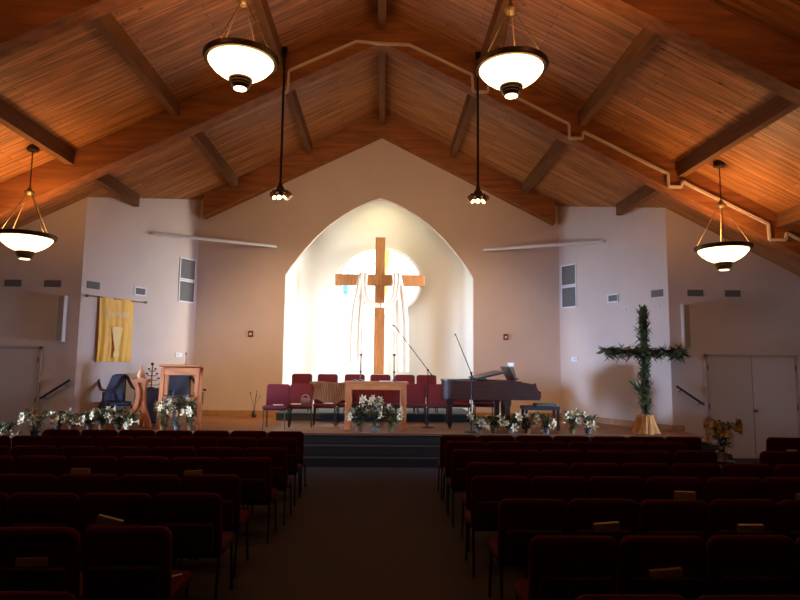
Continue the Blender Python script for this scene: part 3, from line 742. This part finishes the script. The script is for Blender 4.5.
mic_stand(1.06, 12.80, SZ, 1.20, (.36, 12.5, 2.62), 'boom microphone stand leaning left toward the wall cross')
mic_stand(1.86, 11.98, SZ, 1.16, (1.58, 12.1, 2.42), 'boom microphone stand rising in front of the piano')

# ------------------------------------------------------------------ grand piano
t = thing('grand_piano', 'mahogany baby grand piano on the right of the stage', 'piano', (2.2, 12.8, SZ)); t.scale = (1.04, 1, 1.07)
ox, oy = 2.2, 12.8
def bent(off=0.0):
    pts = [(2.78, 12.15), (1.62, 12.15), (1.46, 12.19), (1.37, 12.28), (1.34, 12.42), (1.36, 12.58), (1.46, 12.72), (1.64, 12.82), (1.86, 12.92), (2.06, 13.10), (2.24, 13.32), (2.42, 13.47), (2.6, 13.52), (2.78, 13.52)]
    c = Vector((2.2, 12.75)); out = []
    for p in pts:
        d = Vector(p) - c; out.append(tuple(Vector(p) + d.normalized()*off - Vector((ox, oy))))
    return out
b = MB(); b.prism(bent(), .58, .93); b.obj('case', 'mahogany', t)
b = MB(); b.prism([p for p in bent(.02) if p[0] < .40] + [(.20, .74), (.20, -.67)][0:0], .93, .955); b.obj('lid', 'ebony', t)
b = MB(); T = TR(-.12, 0, .985) @ R(-13, 'Y'); b.box(-.06, .52, -.62, .62, -.02, .02, T); b.obj('lid_flap', 'ebony', t, smooth=False)
b = MB()
for s, y0, y1 in ((-1, -.65, -.58), (1, .65, .72)):
    b.prism([(.58, .60), (.98, .60), (1.06, .62), (1.06, .74), (1.01, .76), (.98, .82), (.96, .90), (.90, .88), (.62, .93), (.58, .93)], y0, y1, 'XZ')
b.box(.57, 1.04, -.64, .71, .58, .66); b.box(.60, .66, -.6, .67, .66, .93)
b.obj('keybed', 'mahogany', t, smooth=False)
b = MB(); b.prism([(.66, .74), (.80, .74), (.78, .78), (.70, .92), (.66, .92)], -.58, .65, 'XZ'); b.obj('fallboard', 'ebony', t, smooth=False)
b = MB()
for k in range(52): b.box(.80, .97, -.575+k*1.22/52, -.575+(k+.93)*1.22/52, .68, .70)
b.cur = 1
for k in range(51):
    if k % 7 in (0, 1, 3, 4, 5): b.box(.80, .90, -.575+(k+.7)*1.22/52, -.575+(k+1.25)*1.22/52, .70, .713)
kb = b.obj('keyboard', ['ivory', 'ebony'], t, smooth=False)
b = MB(); T = TR(.55, .03, 1.07) @ R(-28, 'Y'); b.box(-.010, .010, -.42, .42, -.14, .15, T); b.box(0, .07, -.42, .42, -.15, -.135, T); b.obj('music_desk', 'ebony', t, smooth=False)
def pleg(x, y, nm='leg'):
    b = MB(); b.prism([(-.07, .58), (.07, .58), (.07, .50), (.045, .44), (.045, .10), (.03, .05), (-.03, .05), (-.045, .10), (-.045, .44), (-.07, .50)], -.05, .05, 'XZ', TR(x, y, 0)); l = b.obj(nm, 'mahogany', t, smooth=False)
    c = MB(); c.lathe([(0, -.012), (.028, -.012), (.028, .012), (0, .012)], 14, TR(x, y, .028) @ R(90, 'X')); c.box(x-.02, x+.02, y-.018, y+.018, .028, .06); c.obj('caster', 'brass', l)
pleg(-.68, -.30); pleg(.42, -.54); pleg(.42, .58)
b = MB(); b.box(.42, .46, -.13, -.09, .10, .58); b.box(.42, .46, .09, .13, .10, .58); b.box(.40, .50, -.16, .16, .06, .12); ly = b.obj('pedal_lyre', 'mahogany', t, smooth=False)
for k in (-1, 0, 1): b = MB(); b.box(.50, .60, k*.08-.02, k*.08+.02, .07, .085); b.obj('pedal', 'brass', ly, smooth=False)
b = MB(); T = TR(2.2+.63, 12.8, SZ+1.19) @ R(-12, 'Y')
b.sheet(lambda u, v: (0.01*math.sin(u*PI*2)**2+.02, -.34+.6*u, -.14+.32*v), 16, 4, .006, T)
tag(b.obj('sheet_music', 'paper'), 'white sheet music standing open on the piano desk', 'paper')
t = thing('piano_bench', 'dark piano bench with a green cushion', 'bench', (3.36, 12.45, SZ), 0)
b = MB(); b.bbox(-.38, .36, -.19, .19, .42, .49, .008); b.obj('bench_top', 'ebony', t, smooth=False)
b = MB(); b.slab(.44, .36, .05, .04, TR(.10, 0, .515) @ R(90, 'X'), e=.015); b.obj('cushion', 'green', t)
for sx in (-1, 1):
    for sy in (-1, 1): b = MB(); b.bbox(*sorted((sx*.35, sx*.30)), *sorted((sy*.18, sy*.13)), 0, .42, .004); b.obj('leg', 'mahogany', t, smooth=False)

# ------------------------------------------------------------------ lectern and its companions
t = thing('lectern', 'tall open-framed honey oak lectern on the left of the stage', 'lectern', (-3.88, 12.15, SZ))
b = MB(); T = TR(0, 0, 1.23) @ R(-4, 'X'); b.bbox(-.40, .40, -.20, .20, -.02, .025, .006, T); b.obj('reading_desk', 'woodh', t, smooth=False)
b = MB(); b.bbox(-.36, .36, -.15, -.12, 1.06, 1.20, .004); b.obj('apron', 'woodh', t, smooth=False)
b = MB(); b.bbox(-.36, .36, .12, .15, 1.06, 1.20, .004); b.obj('apron', 'woodh', t, smooth=False)
for sx in (-1, 1):
    lo, mid = (.42, .385) if sx < 0 else (.37, .365)
    for y0, y1 in ((-.155, -.10), (.10, .155)):
        b = MB(); b.prism([(sx*.37, 1.20), (sx*.30, 1.20), (sx*(mid-.07), .7), (sx*(lo-.075), 0), (sx*lo, 0), (sx*mid, .7)], y0, y1, 'XZ'); b.obj('leg', 'wood', t, smooth=False)
b = MB(); b.bbox(-.31, .30, -.14, -.11, .64, .67, .004); b.obj('stretcher', 'darkwood', t, smooth=False)
b = MB(); b.lathe([(0,0), (.03,0), (.03,.01), (0,.014)], 12); b.tube([(0,0,.01), (0,0,.14), (0,-.015,.2)], .005, 6); b.tube([(0,-.013,.19), (0,-.03,.24)], .012, 8)
tag(b.obj('gooseneck_microphone', 'black', loc=(-3.84, 12.2, SZ+1.262)), 'short gooseneck microphone standing on the lectern', 'microphone')

def board(pts, w):
    L_, R_ = [], []
    P = [Vector(p) for p in pts]
    for i, p in enumerate(P):
        d = (P[min(i+1, len(P)-1)]-P[max(i-1, 0)]).normalized(); n = Vector((-d.y, d.x)); ww = w[i] if isinstance(w, list) else w
        L_.append(p+n*ww/2); R_.append(p-n*ww/2)
    poly = [tuple(q) for q in L_] + [tuple(q) for q in reversed(R_)]
    return poly
t = thing('wooden_pedestal', 'oak pedestal with outward curving legs beside the lectern', 'pedestal', (-4.74, 12.35, SZ))
for s in (-1, 1):
    b = MB(); b.prism(board([(s*.06, .92), (s*.03, .75), (s*.025, .6), (s*.04, .45), (s*.09, .28), (s*.15, .12), (s*.17, 0)] if s > 0 else [(s*.12, .92), (s*.05, .75), (s*.04, .6), (s*.07, .45), (s*.15, .25), (s*.25, .12), (s*.33, 0)], [.09, .08, .08, .085, .09, .095, .10]), -.08 if s < 0 else -.05, .02 if s < 0 else .05, 'XZ')
    b.obj('curved_leg', 'wood', t, smooth=False)
b = MB(); b.prism([(-.19, .97), (.17, .97), (.12, .90), (-.13, .90)], -.13, .13, 'XZ'); b.obj('top', 'wood', t, smooth=False)
b = MB(); b.prism(board([(0, .9), (.01, .6), (.0, .3), (0, 0)], .08), .05, .12, 'XZ'); b.obj('rear_leg', 'wood', t, smooth=False)
b = MB(); b.lathe([(0, 0), (.06, 0), (.05, .015), (.075, .06), (.06, .14), (.02, .21), (.012, .27), (0, .29)], 18, TR(-.03, 0, 0))
tag(b.obj('peach_vase', 'peach', loc=(-4.74, 12.35, SZ+.97)), 'peach coloured flame-shaped vase on the curved pedestal', 'vase')

t = thing('storage_cabinet', 'low slate blue cabinet between pedestal and lectern', 'cabinet', (-4.83, 13.35, SZ))
b = MB(); b.bbox(-.25, .25, -.2, .2, .03, .74, .008); b.obj('body', 'bluebox', t, smooth=False)
b = MB(); b.bbox(-.22, .22, -.215, -.2, .07, .70, .004); b.obj('door', 'bluebox', t, smooth=False)
b = MB(); b.box(-.23, .23, -.18, .18, 0, .03); b.obj('plinth', 'black', t, smooth=False)
t = thing('candle_tree', 'black iron tree-shaped stand on top of the slate cabinet', 'candle stand', (-4.93, 13.35, SZ+.74))
b = MB(); b.lathe([(0,0), (.09,0), (.09,.012), (.02,.03), (0,.03)], 16); b.tube([(0,0,.02), (0,0,.5)], .012, 8); b.lathe([(0,-.035), (.025,-.025), (.035,0), (.025,.025), (0,.035)], 12, TR(0,0,.52)); b.obj('stem', 'black', t)
for z, r_ in ((.10, .20), (.20, .15), (.30, .11), (.40, .07)):
    b = MB()
    for s in (-1, 1):
        b.tube([(0,0,z-.03), (s*r_*.5, 0, z-.04), (s*r_, 0, z)], .008, 6); b.lathe([(0,0), (.02,.0), (.026,.03), (0,.03)], 10, TR(s*r_, 0, z))
    b.obj('branch', 'black', t)

def armchair(x, y, label):
    t = thing('armchair', label, 'armchair', (x, y, SZ), 0, 'navy armchairs')      # faces -Y
    b = MB(); b.slab(.50, .46, .42*.2, .05, TR(0, -.02, .43) @ R(90, 'X'), e=.02); b.obj('seat', 'bluef', t)
    b = MB(); b.slab(.52, .58, .07, .05, TR(0, .25, .74) @ R(-8, 'X'), e=.02); b.obj('backrest', 'bluef', t)
    b = MB(); b.bar([(-.29, .30, 1.02), (.29, .30, 1.02)], .05, .04); b.bar([(-.28, .27, .40), (-.29, .30, 1.03)], .045, .04); b.bar([(.28, .27, .40), (.29, .30, 1.03)], .045, .04); b.bbox(-.29, .29, -.24, .25, .33, .39, .006); b.obj('frame', 'darkwood', t, smooth=False)
    for s in (-1, 1):
        b = MB(); b.bar([(s*.29, .30, 1.01), (s*.30, .22, .98), (s*.315, .12, .87), (s*.33, .0, .77), (s*.345, -.14, .73), (s*.35, -.30, .72)], .05, .04); b.bar([(s*.32, -.22, .40), (s*.33, -.22, .68)], .04, .045); b.obj('armrest', 'darkwood', t, smooth=False)
        b = MB(); b.bar([(s*.28, -.22, .35), (s*.29, -.23, 0)], .04, .04); b.obj('leg', 'darkwood', t, smooth=False)
        b = MB(); b.bar([(s*.26, .24, .35), (s*.27, .30, 0)], .04, .04); b.obj('leg', 'darkwood', t, smooth=False)
    return t
a1 = armchair(-5.52, 12.98, 'dark navy armchair below the gold banner'); a1.rotation_euler = (0, 0, math.radians(44))
a2 = dup(a1, (-4.16, 13.1, SZ), math.radians(44), 'dark navy armchair seen through the open lectern')

# ------------------------------------------------------------------ palm-covered cross
t = thing('palm_cross', 'free-standing cross covered in green palm fronds', 'cross', (5.38, 12.02, SZ), math.radians(0))
b = MB(); b.box(-.05, .05, -.05, .05, .0, 2.42); b.obj('post', 'darkwood', t, smooth=False)
b = MB(); b.box(-.80, .80, -.05, .05, 1.56, 1.66); b.obj('crossbar', 'darkwood', t, smooth=False)
def fronds(seed, spec):
    rnd = random.Random(seed); b = MB()
    for (p0, p1, n, spread, ln) in spec:
        p0, p1 = Vector(p0), Vector(p1); ax = (p1-p0).normalized()
        for k in range(n):
            q = p0.lerp(p1, rnd.random()); a = rnd.uniform(0, 2*PI)
            o1 = ax.orthogonal().normalized(); o2 = ax.cross(o1); rad = o1*math.cos(a)+o2*math.sin(a)
            st = q + rad*.045; d = (rad*rnd.uniform(.25, 1.0)*spread + ax*rnd.choice((-.5, 1, 1, .7))*rnd.uniform(.5, 1)).normalized()
            L_ = ln*rnd.uniform(.5, 1.2); w = rnd.uniform(.015, .032); sd = d.cross(rad)
            if sd.length < .05: sd = d.orthogonal()
            sd.normalize(); bend = Vector((0, 0, -.25*L_*rnd.random()))
            b.add([st-sd*w*.4, st+sd*w*.4, st+d*L_*.5+sd*w+bend*.3, st+d*L_*.5-sd*w+bend*.3, st+d*L_+bend], [(0,1,2,3), (3,2,4)])
    return b
b = fronds(5, [((0,0,.42), (0,0,1.3), 230, .85, .19), ((0,0,1.2), (0,0,2.42), 300, .95, .20), ((-.82,0,1.61), (0,0,1.61), 190, .9, .20), ((.82,0,1.61), (0,0,1.61), 190, .9, .20), ((-.05,0,.75), (-.2,0,.95), 14, .3, .2), ((0,0,2.35),(0,0,2.52), 40, .4, .12), ((-.85,0,1.61), (-.6,0,1.61), 50, .5, .2), ((.85,0,1.61), (.6,0,1.61), 50, .5, .2)])
f = b.obj('palm_fronds', 'palm', t, smooth=False)
b = MB()
def wrap(u, v):
    a = 2*PI*u; r = .15 + .11*v**1.3 + (.004+.010*v)*math.sin(a*13+v*2+1.3*math.sin(a*3)) + .004*math.sin(a*29)
    return (5.36 + r*1.02*math.cos(a), 12.02 + r*math.sin(a), SZ + .36 - .35*v + .01*math.sin(a*5))
b.sheet(wrap, 96, 12, .006); b.sheet(lambda u, v: (5.36+(.05+.10*v)*1.12*math.cos(2*PI*u), 12.02+(.06+.09*v)*math.sin(2*PI*u), SZ+.365+.012*math.sin(v*5+u*40)), 48, 4, .005)
tag(b.obj('base_cloth', 'goldwrap'), 'ochre cloth gathered around the foot of the palm cross', 'cloth')

# ------------------------------------------------------------------ potted lilies
def lily_mesh():
    b = MB(); n = 6
    for k in range(n):
        a = 2*PI*k/n
        vs = []
        for r, z, w in ((.006, 0, .004), (.014, .04, .010), (.024, .08, .017), (.05, .115, .024), (.085, .125, .016), (.10, .112, .002)):
            for s in (-1, 1): vs.append((r*math.cos(a)-s*w*math.sin(a), r*math.sin(a)+s*w*math.cos(a), z))
        b.add(vs, [(2*i, 2*i+1, 2*i+3, 2*i+2) for i in range(5)])
    b.cur = 1
    for k in range(5): a = 2*PI*k/5; b.tube([(0,0,.06), (.012*math.cos(a), .012*math.sin(a), .12)], .003, 4)
    return b.mesh('lily_flower', ['petal', 'stamen'])
FL = lily_mesh()
def lily_plant(seed, label, loc, h, nfl, foil, group, spread=.16, scale=1.0):
    rnd = random.Random(seed)
    t = thing('potted_lily', label, 'plant', loc, rnd.uniform(0, 6), group); t.scale = (scale,)*3
    b = MB(); b.lathe([(0, 0), (.05, 0), (.062, .08), (.08, .105), (.075, .11), (.058, .09), (0, .09)], 14); b.obj('pot', foil, t)
    b = MB(); tips = []
    for k in range(3):
        a = 2*PI*k/3 + rnd.uniform(-.4, .4); r = spread*rnd.uniform(.35, .8); hh = h*rnd.uniform(.78, 1)
        p = [(0.02*math.cos(a), 0.02*math.sin(a), .08), (r*.4*math.cos(a), r*.4*math.sin(a), .08+(hh-.08)*.5), (r*math.cos(a), r*math.sin(a), hh)]
        b.tube(p, .006, 5); tips.append((Vector(p[2]), a, p))
        for j in range(34):
            f = rnd.random()**.8; q = Vector(p[0]).lerp(Vector(p[1]), f*2) if f < .5 else Vector(p[1]).lerp(Vector(p[2]), f*2-1)
            aa = rnd.uniform(0, 2*PI); L_ = rnd.uniform(.11, .20); w = .014; d = Vector((math.cos(aa), math.sin(aa), .0)); s = Vector((-d.y, d.x, 0))
            m1 = q + d*L_*.5 + Vector((0,0,.05)); b.add([q-s*.003, q+s*.003, m1+s*w, m1-s*w, q+d*L_+Vector((0,0,rnd.uniform(-.03, .05)))], [(0,1,2,3), (3,2,4)])
    b.obj('foliage', 'leaf', t, smooth=False)
    for k in range(nfl+2):
        tp, a0, _ = tips[k % 3]; a = a0 + rnd.uniform(-1.5, 1.5) + (PI if rnd.random() < .2 else 0)
        o = bpy.data.objects.new('flower', FL); COL.objects.link(o); o.parent = t
        pos = tp + Vector((.03*math.cos(a), .03*math.sin(a), rnd.uniform(-.20, .02)))
        o.location = pos; d = Vector((math.cos(a), math.sin(a), rnd.uniform(-.15, .45)))
        o.rotation_euler = d.to_track_quat('Z', 'Y').to_euler(); s = rnd.uniform(.65, .98); o.scale = (s, s, s)
    return t
G1, G2, G3, G4 = 'lilies along the left stage edge', 'lilies along the right stage edge', 'lilies at the lectern', 'lilies under the altar'
left_sp = [(-6.10, 11.86, .36, 5), (-5.80, 11.80, .34, 6), (-5.50, 11.86, .38, 6), (-5.24, 11.80, .42, 7), (-4.98, 11.90, .36, 7), (-4.72, 11.80, .33, 5)]
ln = ['leftmost lily of the left stage edge', 'second lily from the left along the left stage edge', 'lily in front of the left armchair legs, outer side', 'fullest lily in front of the left armchair',
      'lily between the left armchair and the pedestal', 'lily at the foot of the curved pedestal']
for i, (x, y, h, n) in enumerate(left_sp): lily_plant(10+i, ln[i], (x, y, SZ), h, n, 'foilo' if i % 2 else 'foilw', G1)
right_sp = [(1.98, 11.84, .36, 7), (2.30, 11.90, .33, 6), (2.62, 11.82, .34, 6), (2.95, 11.88, .38, 7), (3.30, 11.82, .38, 7), (3.82, 11.84, .42, 6), (4.15, 11.88, .42, 6)]
rn = ['lily at the left end of the right cluster, under the piano tail', 'lily between the first two below the piano', 'lily in front of the piano front leg', 'lily below the piano keyboard',
      'lily in front of the piano bench', 'lily just right of the piano bench', 'rightmost lily of the stage edge, toward the palm cross']
for i, (x, y, h, n) in enumerate(right_sp): lily_plant(30+i, rn[i], (x, y, SZ), h, n, 'foilg' if i % 2 else 'foilw', G2)
for i, (x, h, n, fo, lab) in enumerate(((-4.08, .60, 8, 'foilg', 'left of the three lilies before the lectern'), (-3.82, .62, 8, 'foilw', 'middle lily before the lectern in silver foil'), (-3.56, .60, 8, 'foilg', 'right of the three lilies before the lectern'))):
    lily_plant(50+i, lab, (x, 11.80, SZ), h, n, fo, G3)
for i, (x, y, h, n, fo, lab) in enumerate(((-.36, 12.0, .50, 7, 'foilo', 'lily in copper foil under the left of the altar'), (-.04, 11.95, .72, 9, 'foilw', 'tallest lily in silver foil, centre before the altar'), (.28, 12.0, .52, 7, 'foilg', 'lily in gold foil under the right of the altar'))):
    lily_plant(60+i, lab, (x, y, SZ), h, n, fo, G4, .2)
def stand(x, y, h, label):
    t = thing('plant_stand', label, 'plant stand', (x, y, 0), 0, 'plant stands in the nave')
    b = MB(); b.lathe([(0, h-.02), (.14, h-.02), (.14, h), (0, h)], 20); b.obj('top', 'black', t)
    for k in range(3): a = 2*PI*k/3; b = MB(); b.tube([(.06*math.cos(a), .06*math.sin(a), h-.02), (.17*math.cos(a), .17*math.sin(a), 0)], .01, 6); b.obj('leg', 'black', t)
stand(4.40, 7.62, .70, 'black stand under the silver-potted lily among the right rows')
lily_plant(71, 'tall lily in silver foil rising among the right-hand rows', (4.40, 7.62, .70), .50, 8, 'foils', 'lilies on stands in the nave', .24)
stand(-5.60, 10.2, .60, 'black stand under the lily by the left door')
lily_plant(72, 'tall lily in dark blue foil before the left door', (-5.60, 10.2, .60), .46, 6, 'foilb', 'lilies on stands in the nave', .2)
stand(-5.98, 10.1, .50, 'black stand at the left edge under the small lily')
lily_plant(73, 'small lily at the left edge of the view', (-5.98, 10.1, .50), .34, 4, 'foilw', 'lilies on stands in the nave', .16)

# thin twig arrangement by the arch wall
t = thing('twig_vase', 'thin bare twigs in a small dark vase left of the stage chairs', 'vase', (-2.98, 14.75, SZ))
b = MB(); b.lathe([(0, 0), (.05, 0), (.065, .06), (.03, .14), (.035, .17), (0, .165)], 14); b.obj('vase', 'bronze', t)
b = MB()
for k in range(5):
    a = 1.3*k; b.tube([(0, 0, .15), (.04*math.cos(a), .03*math.sin(a), .35), (.13*math.cos(a), .08*math.sin(a), .50+.03*k)], .004, 5)
    b.lathe([(0, -.02), (.014, 0), (0, .02)], 6, TR(.13*math.cos(a), .08*math.sin(a), .51+.03*k))
b.obj('twigs', 'darkwood', t)
